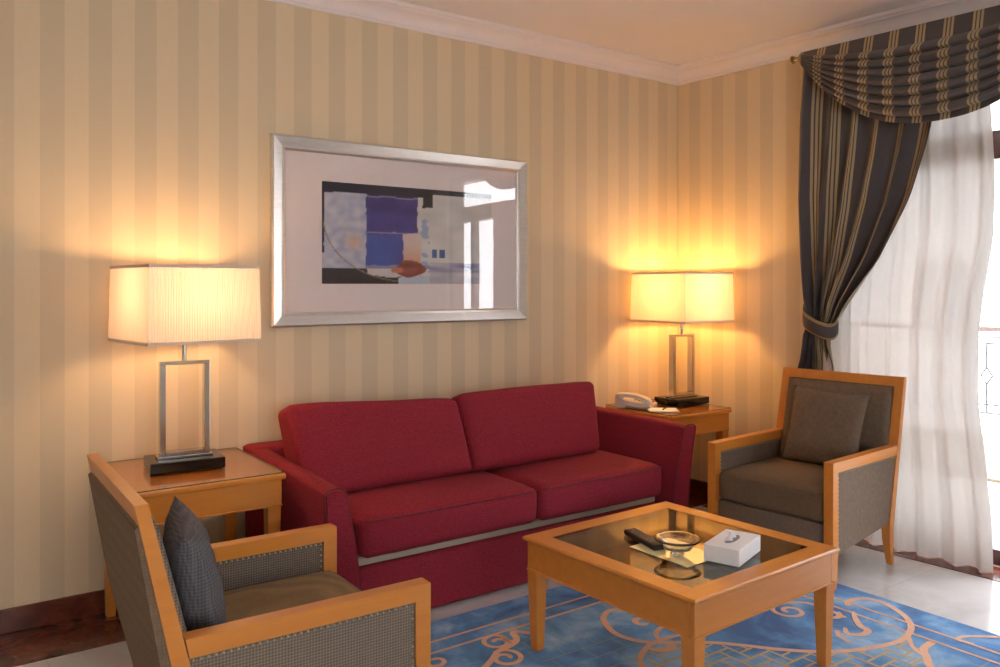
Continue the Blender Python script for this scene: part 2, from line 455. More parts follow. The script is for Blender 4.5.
# ================================================================== RUG
def rug():
    m, nt, b = newmat('blue_rug_pile')
    co = coord(nt)
    n1 = noise_t(nt, co, 3.2, 5, .6, .5); n2 = noise_t(nt, co, 22, 4, .7); n3 = noise_t(nt, co, 260, 2, .6)
    blue = ramp(nt, n1, [(.36, lin((40, 94, 162))), (.5, lin((92, 156, 216))), (.64, lin((176, 214, 242)))])
    blue = mixc(nt, mth(nt, 'MULTIPLY', n2, .35), blue, lin((44, 94, 158)))
    br = nt.nodes.new('ShaderNodeTexBrick')
    mp = nt.nodes.new('ShaderNodeMapping'); nt.links.new(co, mp.inputs[0])
    nt.links.new(mp.outputs[0], br.inputs['Vector'])
    br.inputs['Scale'].default_value = 1; br.inputs['Brick Width'].default_value = .15; br.inputs['Row Height'].default_value = .085
    br.inputs['Mortar Size'].default_value = .005; br.inputs['Mortar Smooth'].default_value = .6
    sp = nd(nt, 'ShaderNodeSeparateXYZ'); nt.links.new(co, sp.inputs[0])
    inside = mth(nt, 'MULTIPLY', mth(nt, 'LESS_THAN', mth(nt, 'ADD', sp.outputs[0], mth(nt, 'MULTIPLY', sp.outputs[1], 1.0)), 4.50), mth(nt, 'LESS_THAN', sp.outputs[1], 2.55))
    inside = mth(nt, 'MULTIPLY', inside, mth(nt, 'GREATER_THAN', sp.outputs[0], 1.84))
    f = mth(nt, 'MULTIPLY', mth(nt, 'MULTIPLY', br.outputs['Fac'], inside), .5)
    col = mixc(nt, f, blue, lin((150, 170, 150)))
    nt.links.new(col, b.inputs['Base Color']); setp(b, rough=.95, spec=.1, sheen=.3); bump(nt, b, n3, .5, .004)
    m2, nt, b = newmat('peach_rug_pile')
    n = noise_t(nt, coord(nt), 40, 4, .7); n3 = noise_t(nt, coord(nt), 260, 2, .6)
    nt.links.new(mixc(nt, n, lin((226, 168, 138)), lin((252, 214, 188))), b.inputs['Base Color']); setp(b, rough=.95, spec=.1); bump(nt, b, n3, .5, .004)
    m3, nt, b = newmat('straw_rug_pile')
    n = noise_t(nt, coord(nt), 40, 4, .7)
    nt.links.new(mixc(nt, n, lin((206, 178, 134)), lin((234, 204, 160))), b.inputs['Base Color']); setp(b, rough=.95, spec=.1)
    RX0, RX1, RY0, RY1 = .75, 3.41, .1, 2.83
    bm = nb(); box(bm, RX0, RX1, RY0, RY1, .0005, .010, bev=.003)
    def smooth_pts(p, k=6):
        out = []
        P = [Vector((*q, 0)) for q in p]
        for i in range(len(P)-1):
            a, b_, c, d = P[max(i-1, 0)], P[i], P[i+1], P[min(i+2, len(P)-1)]
            for t in range(k):
                t /= k
                out.append(.5*((2*b_)+(c-a)*t+(2*a-5*b_+4*c-d)*t*t+(3*b_-a-3*c+d)*t**3))
        out.append(P[-1]); return out
    def ribbon(p, w, z=.0115, mi=1, sm=True, taper=False):
        w *= .84 if sm else 1
        pts = smooth_pts(p) if sm else [Vector((*q, 0)) for q in p]
        vs = []
        n = len(pts)
        for i, q in enumerate(pts):
            t = (pts[min(i+1, n-1)]-pts[max(i-1, 0)]).normalized(); s = Vector((-t.y, t.x, 0))
            ww = w*(1-.6*abs(2*i/(n-1)-1)**3) if taper else w
            vs.append((bm.verts.new(q+s*ww/2+Vector((0, 0, z))), bm.verts.new(q-s*ww/2+Vector((0, 0, z)))))
        for (a, b_), (c, d) in zip(vs, vs[1:]):
            f = bm.faces.new((a, b_, d, c)); f.material_index = mi
    def spiral(cx, cy, r, turns=1.6, a0=0, dirn=1, w=.018, tail=None):
        pts = []
        for i in range(22):
            t = i/21; a = a0+dirn*t*turns*2*PI; rr = r*(1-t)**.8+.012
            pts.append((cx+rr*math.cos(a), cy+rr*math.sin(a)))
        if tail: pts = list(tail)+pts
        ribbon(pts, w, z=.0118)
    e1 = [(RX0, 2.665), (3.235, 2.665), (3.235, RY0)]; e2 = [(RX0, 2.583), (3.148, 2.583), (3.148, RY0)]
    for e in (e1, e2):
        ribbon(e[:2], .014, sm=False); ribbon(e[1:], .014, sm=False)
    arc = [(3.202, 1.945), (3.249, 1.971), (3.324, 1.955), (3.352, 1.90), (3.336, 1.83), (3.284, 1.743), (3.206, 1.679), (3.109, 1.645), (3.015, 1.64), (2.907, 1.666), (2.815, 1.70), (2.715, 1.76), (2.612, 1.857), (2.534, 1.954), (2.448, 2.048), (2.308, 2.149), (2.242, 2.21), (2.215, 2.314), (2.262, 2.43), (2.322, 2.482), (2.377, 2.486), (2.419, 2.43)]
    ribbon(arc, .030, z=.0122)
    ribbon([(3.39, 1.43), (3.346, 1.467), (3.284, 1.512), (3.235, 1.514), (3.24, 1.46)], .022, z=.0122)
    ribbon([(3.135, 1.56), (3.05, 1.55), (2.99, 1.51), (2.924, 1.457), (2.90, 1.36), (2.93, 1.25)], .034, z=.0124)
    ribbon([(3.12, 1.645), (3.03, 1.58), (2.99, 1.51)], .02, z=.0116)
    spiral(2.955, 2.055, .06, 1.3, 1.4, 1, .024, tail=[(3.079, 1.88), (3.095, 1.96), (3.09, 2.06), (3.03, 2.11)])
    ribbon([(3.16, 1.897), (3.10, 1.85), (3.05, 1.80), (3.034, 1.759), (2.98, 1.752), (2.945, 1.789), (2.987, 1.827)], .034, z=.0122, taper=True)
    ribbon([(3.02, 1.92), (3.06, 1.90), (3.11, 1.93)], .03, z=.0121, taper=True)
    ribbon([(2.94, 1.83), (2.90, 1.80), (2.88, 1.74)], .02, z=.0121)
    # scrolls left of the coffee table, mirrored motif further down too
    spiral(1.803, 2.520, .048, 1.2, 1.2, 1, .022, tail=[(1.90, 2.555), (1.88, 2.50), (1.84, 2.50), (1.845, 2.55)])
    ribbon([(1.95, 2.51), (1.90, 2.555), (1.87, 2.49), (1.82, 2.465), (1.755, 2.453), (1.70, 2.413), (1.642, 2.379), (1.56, 2.36), (1.46, 2.40)], .028, z=.0123)
    spiral(1.748, 2.395, .05, 1.2, .6, -1, .024, tail=[(1.74, 2.455), (1.78, 2.45)])
    spiral(1.53, 2.52, .035, 1.0, 2, 1, .022)
    for (cx, cy) in ((1.35, 2.30), (1.2, 2.05), (1.05, 1.7), (2.86, 1.1), (2.7, .8)): spiral(cx, cy, .07, 1.4, 1, 1, .024)
    # medallion knot under the table
    ribbon([(2.10, 2.05), (2.13, 2.10), (2.19, 2.14), (2.25, 2.165), (2.33, 2.17), (2.40, 2.16), (2.44, 2.12)], .028, z=.0125)
    ribbon([(2.30, 2.15), (2.34, 2.22), (2.41, 2.25), (2.46, 2.22), (2.43, 2.17)], .024, z=.0124)
    spiral(2.38, 2.33, .03, .8, 0, 1, .03)
    ribbon([(2.22, 2.14), (2.28, 2.10), (2.34, 2.14)], .05, z=.0126, taper=True)
    ribbon([(2.10, 2.05), (2.02, 1.95), (1.97, 1.8), (1.99, 1.6), (2.08, 1.42)], .028, z=.0125)
    # herringbone lattice bounded by the arcs
    poly = [(2.20, 2.13), (2.33, 2.13), (2.45, 2.03), (2.534, 1.94), (2.612, 1.84), (2.715, 1.745), (2.815, 1.685), (2.907, 1.65), (3.015, 1.625), (3.10, 1.625), (2.99, 1.50), (2.92, 1.45), (2.88, 1.34), (2.75, 1.2), (2.5, 1.12), (2.2, 1.25), (2.08, 1.42), (1.99, 1.6), (1.99, 1.8), (2.03, 1.94), (2.10, 2.04)]
    def ins(x, y):
        c = False; j = len(poly)-1
        for i in range(len(poly)):
            xi, yi = poly[i]; xj, yj = poly[j]
            if (yi > y) != (yj > y) and x < (xj-xi)*(y-yi)/(yj-yi)+xi: c = not c
            j = i
        return c
    def seg(p, q):
        n = 6; run = []
        for i in range(n+1):
            x = p[0]+(q[0]-p[0])*i/n; y = p[1]+(q[1]-p[1])*i/n
            if ins(x, y): run.append((x, y))
        if len(run) > 1: ribbon([run[0], run[-1]], .010, z=.0114, mi=2, sm=False)
    s = .052
    for i in range(-40, 60):
        for j in range(-40, 60):
            # herringbone of 1x3 bricks: edges from the lattice rule
            k = (i-j) % 4
            x, y = 2.0+i*s, 1.2+j*s
            if not (1.85 < x < 3.2 and 1.0 < y < 2.3): continue
            if k != 2: seg((x, y), (x+s, y))
            if k != 1: seg((x, y), (x, y+s))
    o = link('area_rug', bm, [m, m2, m3])
    tag(o, 'blue patterned area rug with peach scrolls under the coffee table', 'rug')
rug()

# ================================================================== FURNITURE
def tapered_leg(bm, cx, cy, z1, w0, w1, z0=0, dx=0, dy=0):
    """square leg w1 wide at the top (z1), w0 at the foot"""
    r = []
    for z, w, ex, ey in ((z0, w0, dx, dy), (z0+.003, w0+.002, dx, dy), (z1, w1, 0, 0)):
        r.append([(cx+ex+a*w/2, cy+ey+b*w/2, z) for a, b in ((-1, -1), (1, -1), (1, 1), (-1, 1))])
    return loft(bm, r)
def coffee_table():
    t = thing('coffee_table', 'square honey wood coffee table with glass top on the blue rug', 'coffee table', (2.258, 2.037, 0), math.radians(2.2))
    h = .43; a = .400
    bm = nb()
    # mitred top frame with an eased edge and moulded lip
    fw = .076
    outer = [(-a, -a), (a, -a), (a, a), (-a, a)]
    def ring(k, z): return [(math.copysign(k, x), math.copysign(k, y), z) for x, y in outer]
    rings = [ring(a-fw, h-.018), ring(a-.010, h-.018), ring(a-.003, h-.014), ring(a, h-.009), ring(a-.001, h-.004), ring(a-.005, h), ring(a-fw, h), ring(a-fw, h-.018)]
    R = [[bm.verts.new(p) for p in r] for r in rings[:-1]]; R.append(R[0])
    for x, y in zip(R, R[1:]):
        for i in range(4): bm.faces.new((x[i], x[(i+1) % 4], y[(i+1) % 4], y[i]))
    link('top_frame', bm, MAT['wood'], t)
    g = a-fw
    link('glass_top', bx(-g+.001, g-.001, -g+.001, g-.001, h-.012, h-.002, bev=.001, seg=1), MAT['smoked'], t)
    link('inner_ledge', join([bx(-g-.002, g+.002, s*g-.014 if s > 0 else -g, s*g if s > 0 else -g+.014, h-.04, h-.0185) for s in (-1, 1)] +
                        [bx(s*g-.014 if s > 0 else -g, s*g if s > 0 else -g+.014, -g+.014, g-.014, h-.04, h-.0185) for s in (-1, 1)]), MAT['wood'], t)
    b = a-.014
    for k in range(4):
        R4 = Matrix.Rotation(k*PI/2, 4, 'Z')
        bm = nb(); box(bm, -b+.0005, b-.022, -b, -b+.02, h-.117, h-.0185, bev=.001, seg=1); box(bm, -b-.003, b-.02, -b-.004, -b+.01, h-.124, h-.1175, bev=.003)
        bmesh.ops.transform(bm, matrix=R4, verts=bm.verts); link('apron', bm, MAT['wood'], t)
        bm = nb(); c = b-.026
        tapered_leg(bm, -c, -c, h-.1245, .032, .052, .0128)
        bmesh.ops.transform(bm, matrix=R4, verts=bm.verts); link('leg', bm, MAT['wood'], t)
    return t
coffee_table()
def end_table(label, x0, x1, y0, loc_group):
    cx, cy = (x0+x1)/2, (y0+YB-.018)/2
    t = thing('end_table', label, 'end table', (cx, cy, 0), 0, None)
    h = .622; a, b = (x1-x0)/2, (YB-.018-y0)/2
    bm = nb(); box(bm, -a, a, -b, b, h-.024, h, bev=.007, seg=3); link('table_top', bm, MAT['wood'], t, smooth=True, auto=35)
    bm = bx(-a+.004, a-.004, -b+.004, b-.004, h+.0005, h+.0065, bev=.0008, seg=1)
    for f in bm.faces: f.material_index = 1 if abs(f.normal.z) < .5 else 0
    link('glass_cover', bm, [MAT['glass'], MAT['glassedge']], t)
    for (sx0, sx1, sy0, sy1) in ((-a+.014, a-.014, -b+.014, -b+.034), (-a+.014, a-.014, b-.034, b-.014), (-a+.014, -a+.034, -b+.035, b-.035), (a-.034, a-.014, -b+.035, b-.035)):
        bm = nb(); box(bm, sx0, sx1, sy0, sy1, h-.120, h-.0245, bev=.001, seg=1)
        box(bm, sx0-.003, sx1+.003, sy0-.003, sy1+.003, h-.127, h-.1205, bev=.002)
        link('apron', bm, MAT['wood'], t)
    for sx in (-1, 1):
        for sy in (-1, 1):
            bm = nb(); tapered_leg(bm, sx*(a-.042), sy*(b-.042), h-.1275, .032, .052, .0032 if sy > 0 else .0032); link('leg', bm, MAT['wood'], t)
    return t
end_table('honey wood end table with glass cover between left armchair and sofa', .625, 1.198, 3.10, 0)
end_table('honey wood end table in the corner, right of the sofa, holding the telephone', 3.46, 3.985, 3.165, 0)

# ---- sofa
def sofa():
    t = thing('sofa', 'burgundy two-seat sofa with loose cushions against the striped wall', 'sofa', (2.27, 3.28, 0))
    ox, oy = -2.27, -3.28
    def arm(s):      # s=-1 left, +1 right
        # front section (outer x, inner x) by height; wedge that flares outwards at the top
        if s < 0: xo_b, xo_t, xi_b, xi_t, hf, hr, so, si, sb = 1.265, 1.252, 1.415, 1.338, .592, .645, -.036, -.036, -.06
        else:     xo_b, xo_t, xi_b, xi_t, hf, hr, so, si, sb = 3.235, 3.298, 3.102, 3.212, .642, .645, .03, .02, -.03
        rings = []
        B = (xo_b, xo_t, xi_b, xi_t)
        for k in range(13):
            f = k/12; y = 2.855+(3.69-2.855)*f; H = hf+(hr-hf)*f
            xo_b, xo_t, xi_b, xi_t = B[0]+so*f, B[1]+so*f, B[2]+sb*f, B[3]+si*f
            r = []
            n = 12; z0 = .035
            e = .0 if 0 < k < 12 else .006
            for i in range(n+1):             # outer, bottom to top
                q = i/n; x = xo_b+(xo_t-xo_b)*(q**2.2); r.append((x-s*e, z0+(H-.02-z0)*q))
            w = abs(xi_t-xo_t)
            for i in range(1, 8):            # rounded top
                a = PI-i/8*PI; cx = (xo_t+xi_t)/2
                r.append((cx + (xo_t-cx)*(-math.cos(a)) if False else cx+(xo_t-cx)*math.cos(PI-a), H-.02+.02*math.sin(a)-e))
            for i in range(n+1):
                q = 1-i/n; x = xi_b+(xi_t-xi_b)*(q**1.5); r.append((x+s*e, z0+(H-.02-z0)*q))
            rings.append([(x+ox, y+oy+(-.004 if k == 0 else 0), z) for x, z in r])
        bm = nb(); loft(bm, rings)
        o = link('arm', bm, MAT['sofa'], t, smooth=True, auto=40)
        # piping round the front edge
        pr = rings[1]; bm = nb(); tube(bm, [(x, 2.855+oy, z) for x, y, z in rings[1]], .0045, 6); link('piping', bm, MAT['piping'], o, smooth=True)
    arm(-1); arm(1)
    bm = nb(); box(bm, 1.235+ox, 3.32+ox, 3.55+oy, 3.695+oy, .035, .642, bev=.02, seg=3); link('back_frame', bm, MAT['sofa'], t, smooth=True, auto=40)
    bm = nb(); box(bm, 1.415+ox, 3.11+ox, 2.935+oy, 3.02+oy, .012, .245, bev=.012, seg=3); link('front_panel', bm, MAT['sofa'], t, smooth=True, auto=40)
    bm = nb(); box(bm, 1.40+ox, 3.11+ox, 2.955+oy, 3.55+oy, .2455, .283, bev=.008); link('platform', bm, MAT['deck'], t)
    def cushfn(puff, crown):
        def f(p, a, b, c):
            k = (1-a*a)*(1-b*b)
            wv = .003*noise.noise(Vector((p.x*9, p.y*9, c+3)))
            p = p.copy(); p.z += (puff if c > 0 else -puff*.2)*max(0, k)**.6*abs(c) + wv
            side = max(abs(a), 0)
            p.y += -.010*(1-a*a)*(1-c*c)*(1 if b < 0 else 0)
            return p
        return f
    for x0, x1 in ((1.418, 2.296), (2.304, 3.100)):
        w, d, h = x1-x0, .70, .162
        bm = rbox(w, d, h, .035, 16, cushfn(.018, 0))
        cx, cy, cz_ = (x0+x1)/2+ox, 2.885+d/2+oy, .285+h/2
        bmesh.ops.translate(bm, vec=(cx, cy, cz_+.004), verts=bm.verts)
        o = link('seat_cushion', bm, MAT['sofa'], t, smooth=True)
        bm = nb()
        for zz in (h/2-.012,):
            pts = []
            for i in range(49):
                q = i/48*2-1
                pts.append((cx+q*(w/2-.012), cy-d/2-.003-.010*(1-q*q)*.3+(.010 if abs(q) > .97 else 0), cz_+zz+.004))
            tube(bm, pts, .0035, 6)
        link('piping', bm, MAT['piping'], o, smooth=True)
    for x0, x1, xt0, xt1 in ((1.345, 2.172, 1.290, 2.150), (2.176, 2.985, 2.154, 3.050)):
        h, d = .385, .20
        def f(p, a, b, c, x0=x0, x1=x1, xt0=xt0, xt1=xt1):
            p = p.copy(); q = (c+1)/2
            lo, hi = x0+(xt0-x0)*q, x1+(xt1-x1)*q
            p.x = (lo+hi)/2+a*(hi-lo)/2
            k = max(0, (1-a*a)*(1-c*c))**.6
            if b < 0: p.y -= .028*k*abs(b)
            else: p.y -= .085*b*q**1.5
            p.z += .006*noise.noise(Vector((p.x*3, 1.7, 0)))*(1 if c > .5 else 0)
            p.y += .004*noise.noise(Vector((p.x*7, p.z*7, 5)))
            p.z -= .010*abs(a)**6*max(0, c)
            if x0 < 2: p.z -= a*.020*q
            return p
        bm = rbox(x1-x0, d, h, .034, 18, f)
        M = Matrix.Translation((ox, 3.375+oy, .630)) @ Matrix.Rotation(math.radians(-19), 4, 'X')
        bmesh.ops.transform(bm, matrix=M, verts=bm.verts)
        o = link('back_cushion', bm, MAT['sofa'], t, smooth=True)
    for x in (1.32, 3.17):
        for y in (2.93, 3.64):
            bm = nb(); cyl(bm, (x+ox, y+oy, .0035), (x+ox, y+oy, .036), .02, .025); link('foot', bm, MAT['black'], t, smooth=True, auto=40)
sofa()

# ---- armchairs (local x forward, front face at x=0; y = +-.335)
def xb(z): return -.640-(z-.56)*.235
def armchair(label, loc, rot, FB, FS):
    t = thing('armchair', label, 'armchair', loc, rot, None)
    Wd = .335; fw = .046; AZ = .56
    for s in (-1, 1):
        bm = nb()
        y0, y1 = (s*Wd, s*(Wd-fw)) if s < 0 else (s*(Wd-fw), s*Wd)
        xr = xb(AZ)
        # inverted L: post + rail, one mitred outline extruded in y
        prof = [(0, .17), (0, AZ-.004), (-.004, AZ), (xr+.004, AZ-.0), (xr+.013, AZ-.045), (-.046, AZ-.045), (-.046, .17)]
        rings = [[(x, y, z) for x, z in prof] for y in (y0, y0+.002, y1-.002, y1)]
        sh = .0015
        rings[0] = [(x-(sh if i in (0, 1, 2) else 0), y0, z-(sh if i in (2, 3) else 0)) for i, (x, z) in enumerate(prof)]
        rings[3] = [(x-(sh if i in (0, 1, 2) else 0), y1, z-(sh if i in (2, 3) else 0)) for i, (x, z) in enumerate(prof)]
        loft(bm, rings); link('arm_frame', bm, MAT['wood'], t)
        bm = nb(); yc = (y0+y1)/2
        tapered_leg(bm, -.023, yc, .1695, .034, .046, .0125)
        link('leg', bm, MAT['wood'], t)
        # side panel
        bm = nb(); ya, yb_ = yc-.017, yc+.017
        zr = lambda x: .175+.03*(x/-.6)
        prof = [(-.047, .160), (-.047, AZ-.0455), (xb(AZ-.05)+.0, AZ-.0455), (xb(.2)+.0, .205)]
        loft(bm, [[(x, y, z) for x, z in prof] for y in (ya, yb_)])
        p = link('side_panel', bm, FB, t)
        bm = nb()
        for yy in (ya-.001, yb_+.001):
            n = 34
            for i in range(n):
                x = -.055-i*(abs(xb(AZ-.05))-.065)/(n-1)
                bmesh.ops.create_uvsphere(bm, u_segments=6, v_segments=4, radius=.0034, matrix=Matrix.Translation((x, yy, AZ-.052)))
            for i in range(1, 20):
                bmesh.ops.create_uvsphere(bm, u_segments=6, v_segments=4, radius=.0034, matrix=Matrix.Translation((-.054, yy, AZ-.052-i*.0185)))
        nl = link('nailhead_trim', bm, MAT['nail'], p, smooth=True); nl['kind'] = 'stuff'
        # rear leg, curved slightly backwards to the foot
        bm = nb(); r = []
        for z, xo, w in ((.0034, -.030, .028), (.06, -.014, .032), (.12, -.003, .038), (.2, 0, .044)):
            xc = xb(z)+(-.024)+xo if z >= .19 else xb(.2)-.024+xo
            r.append([(xc+a*w/2, yc+b*w/2, z) for a, b in ((-1, -1), (1, -1), (1, 1), (-1, 1))])
        loft(bm, r); link('leg', bm, MAT['wood'], t)
    # back frame: two leaning stiles + top rail
    TZ = .878; th = .046
    bm = nb()
    for s in (-1, 1):
        a, b = s*Wd, s*(Wd-fw)
        y0, y1 = min(a, b), max(a, b)
        prof = [(xb(.2), .2), (xb(TZ), TZ), (xb(TZ)-th*.62, TZ-.001), (xb(.2)-th, .2)]
        loft(bm, [[(x, y, z) for x, z in prof] for y in (y0, y1)])
    prof = [(xb(TZ-fw), TZ-fw), (xb(TZ), TZ), (xb(TZ)-th*.62, TZ-.001), (xb(TZ-fw)-th*.66, TZ-fw)]
    loft(bm, [[(x, y, z) for x, z in prof] for y in (-Wd+fw, Wd-fw)])
    link('back_frame', bm, MAT['wood'], t)
    # outer back panel fabric
    bm = nb()
    prof = [(xb(.2)-th+.004, .2), (xb(TZ-fw)-th*.66+.004, TZ-fw-.001), (xb(TZ-fw)-th*.66-.007, TZ-fw-.010), (xb(.5)-th-.014, .5), (xb(.2)-th-.010, .205)]
    loft(bm, [[(x, y, z) for x, z in prof] for y in (-Wd+.01, Wd-.01)])
    link('outer_back', bm, MAT['backf'], t, smooth=True, auto=50)
    # inner back pad
    hh = TZ-fw-.30
    def f(p, a, b, c):
        p = p.copy(); k = max(0, (1-b*b)*(1-c*c))**.5
        if a > 0: p.x += .012*k
        return p
    bm = rbox(.058, 2*(Wd-fw)-.002, hh-.002, .012, 10, f)
    zc = .30+hh/2
    ang = math.atan(.235)
    bmesh.ops.transform(bm, matrix=Matrix.Translation((xb(zc)-.012, 0, zc)) @ Matrix.Rotation(-ang, 4, 'Y'), verts=bm.verts)
    link('backrest', bm, FB, t, smooth=True)
    # seat
    bm = nb(); box(bm, -.62, -.018, -Wd+fw+.0005, Wd-fw-.0005, .17, .285, bev=.01); link('seat_rail', bm, FB, t, smooth=True, auto=40)
    d = .60; w = 2*(Wd-fw)-.006
    def f(p, a, b, c):
        p = p.copy(); k = max(0, (1-a*a)*(1-b*b))**.5
        p.z += (.022 if c > 0 else 0)*k*abs(c)+.003*noise.noise(Vector((p.x*8, p.y*8, 2)))
        return p
    bm = rbox(d, w, .138, .03, 14, f); bmesh.ops.translate(bm, vec=(-.012-d/2, 0, .286+.069), verts=bm.verts)
    sc = link('seat_cushion', bm, FS, t, smooth=True)
    bm = nb(); tube(bm, [(-.012-.006, q*(w/2-.02), .412) for q in [i/10-1 for i in range(21)]], .004, 6); link('piping', bm, FS, sc, smooth=True)
    return t
RL = math.radians(-1.0)
def place(corner, side, rot):
    v = Matrix.Rotation(rot, 3, 'Z') @ Vector((0, side*.335, 0)); return (corner[0]-v.x, corner[1]-v.y, 0)
chairL = armchair('wooden framed taupe armchair at lower left, seen from behind, with blue grey pillow', place((1.140, 1.903), -1, RL), RL, MAT['chairf'], MAT['seatf'])
RR = math.radians(180+4.5)
chairR = armchair('wooden framed brown armchair facing left in front of the sheer curtain', place((3.285, 2.058), 1, RR), RR, MAT['brownf'], MAT['velvet'])
chairR.scale = (.98, .98, 1.03)

def pillow(name, label, mat_, size, thick, M, seed=0):
    bm = nb(); n = 26
    def fn(sgn):
        def g(a, b):
            a, b = a*2-1, b*2-1
            k = max(0, (1-abs(a)**3.2)*(1-abs(b)**3.2))**.55
            # sides draw in between the corners
            x = a*size/2*(1-.06*(1-b*b)); z = b*size/2*(1-.06*(1-a*a))
            cr = .006*noise.noise(Vector((a*3+seed, b*3, sgn)))+.004*noise.noise(Vector((a*8+seed, b*8, sgn)))
            return Vector((sgn*(thick/2*k+cr*k), x, z))
        return g
    grid(bm, n, n, fn(1)); grid(bm, n, n, fn(-1))
    bmesh.ops.remove_doubles(bm, verts=bm.verts, dist=.0004)
    bmesh.ops.transform(bm, matrix=M, verts=bm.verts)
    o = link(name, bm, mat_, smooth=True)
    o.data.update()
    tag(o, label, 'pillow'); return o
def set_origin(o, p):
    p = Vector(p); o.data.transform(Matrix.Translation(-p)); o.location = p; return o
M = Matrix.Translation((.612, 2.24, .585)) @ Matrix.Rotation(math.radians(-12), 4, 'Z') @ Matrix.Rotation(math.radians(-13), 4, 'Y') @ Matrix.Rotation(math.radians(4), 4, 'X')
set_origin(pillow('throw_pillow', 'blue grey checked throw pillow propped in the lower left armchair', MAT['pillow'], .35, .12, M), (.615, 2.20, .44))
M = Matrix.Translation((3.768, 2.418, .630)) @ Matrix.Rotation(RR-math.radians(0), 4, 'Z') @ Matrix.Rotation(math.radians(-16), 4, 'Y') @ Matrix.Rotation(math.radians(-2), 4, 'X')
set_origin(pillow('throw_pillow', 'brown throw pillow leaning in the armchair by the sheer curtain', MAT['brownf'], .40, .13, M, 5), (3.73, 2.45, .455))

# ---- table lamps
def lamp(label, x, y, base_rot, shade_rot, power):
    zt = .6290
    t = thing('table_lamp', label, 'table lamp', (x, y, zt), base_rot)
    bm = bx(-.14, .14, -.098, .098, 0, .042, bev=.003); link('base', bm, MAT['blackmarble'], t)
    bm = nb(); fw2 = .084
    box(bm, -.105, .105, -.035, .035, .0425, .052, bev=.002)
    link('foot_plate', bm, MAT['chrome'], t)
    bm = nb()
    for s in (-1, 1): box(bm, s*fw2-.011, s*fw2+.011, -.021, .021, .0525, .412, bev=.0015)
    box(bm, -fw2-.011, fw2+.011, -.021, .021, .4125, .428, bev=.0015); box(bm, -fw2+.0115, fw2-.0115, -.021, .021, .0525, .068, bev=.0015)
    link('frame', bm, MAT['chrome'], t)
    bm = nb(); cyl(bm, (0, 0, .4285), (0, 0, .60), .0095, n=20); cyl(bm, (0, 0, .60), (0, 0, .64), .016, n=20); link('stem', bm, MAT['chrome'], t, smooth=True, auto=40)
    bm = nb(); lathe(bm, [(.001, .64), (.014, .645), (.018, .665), (.030, .70), (.033, .725), (.026, .75), (.010, .764), (.001, .766)], 20)
    em, nt, b = newmat('lamp_bulb'); b.inputs['Base Color'].default_value = (1, .8, .5, 1)
    b.inputs['Emission Color'].default_value = (*LAMP_COL[0 if power < 8 else 1], 1); b.inputs['Emission Strength'].default_value = power/.05
    link('bulb', bm, em, t, smooth=True)
    # pleated square shade, walls of the shade taper a touch
    bm = nb(); z0, z1 = .512, .802; half0, half1 = .222, .216
    P = []; npl = 44; inset = .0012
    for side in range(4):
        R_ = Matrix.Rotation(side*PI/2, 3, 'Z')
        for i in range(npl*2):
            q = i/(npl*2)*2-1; P.append((R_, q, inset if i % 2 else -inset))
    def ring(h, z, flat=0):
        out = []
        for R_, q, e in P:
            v = R_ @ Vector((q*h, -h-(e if abs(q) < .97 else 0)*(1-flat), z)); out.append(v)
        return out
    cr_ = Matrix.Rotation(shade_rot-base_rot, 3, 'Z')
    rings = [[cr_ @ v for v in ring(half0+(half1-half0)*k/4, z0+(z1-z0)*k/4)] for k in range(5)]
    loft(bm, rings, cap=False)
    sh = link('lamp_shade', bm, MAT['shade'], t)
    for h, z in ((half0+.001, z0), (half1+.001, z1)):
        bm = nb()
        o_ = [(-h, -h), (h, -h), (h, h), (-h, h)]
        i_ = [(a*(h-.004)/h, b_*(h-.004)/h) for a, b_ in o_]
        rr = [[cr_ @ Vector((*p, zz)) for p in L_] for L_, zz in ((o_, z-.006), (o_, z+.006), (i_, z+.006), (i_, z-.006), (o_, z-.006))]
        loft(bm, rr, cap=False)
        link('shade_trim', bm, MAT['shade_trim'], sh)
    # spider arms that carry the shade
    bm = nb()
    for k in range(4):
        a = cr_ @ (Matrix.Rotation(k*PI/2, 3, 'Z') @ Vector((half1-.002, 0, z1-.012))); tube(bm, [(0, 0, z1-.020), a], .002, 6)
    tube(bm, [(0, 0, .64), (.034, 0, .67), (.036, 0, .74), (0, 0, z1-.020)], .0015, 6)
    link('shade_carrier', bm, MAT['chrome'], sh)
    return t
def shade_mat():
    m = bpy.data.materials.new('pleated_shade'); m.use_nodes = True; nt = m.node_tree
    for n in list(nt.nodes): nt.nodes.remove(n)
    out = nd(nt, 'ShaderNodeOutputMaterial'); d = nd(nt, 'ShaderNodeBsdfDiffuse'); t = nd(nt, 'ShaderNodeBsdfTranslucent')
    g = noise_t(nt, coord(nt, 'Object', (60, 60, 1)), 3, 3)
    c = mixc(nt, g, lin((238, 220, 200)), lin((250, 240, 226)))
    nt.links.new(c, d.inputs[0]); nt.links.new(c, t.inputs[0])
    mx = nd(nt, 'ShaderNodeMixShader'); mx.inputs[0].default_value = .25
    nt.links.new(d.outputs[0], mx.inputs[1]); nt.links.new(t.outputs[0], mx.inputs[2]); nt.links.new(mx.outputs[0], out.inputs[0])
    return m
MAT['shade'] = shade_mat(); MAT['shade_trim'] = simple('shade_trim_tape', lin((226, 206, 188)), .8)
lamp('lit chrome table lamp with pleated square shade on left end table', .897, 3.425, math.radians(-5), math.radians(7), 4.8)
lamp('lit chrome table lamp with pleated square shade on corner table by the telephone', 3.868, 3.455, math.radians(0), math.radians(0), 9)

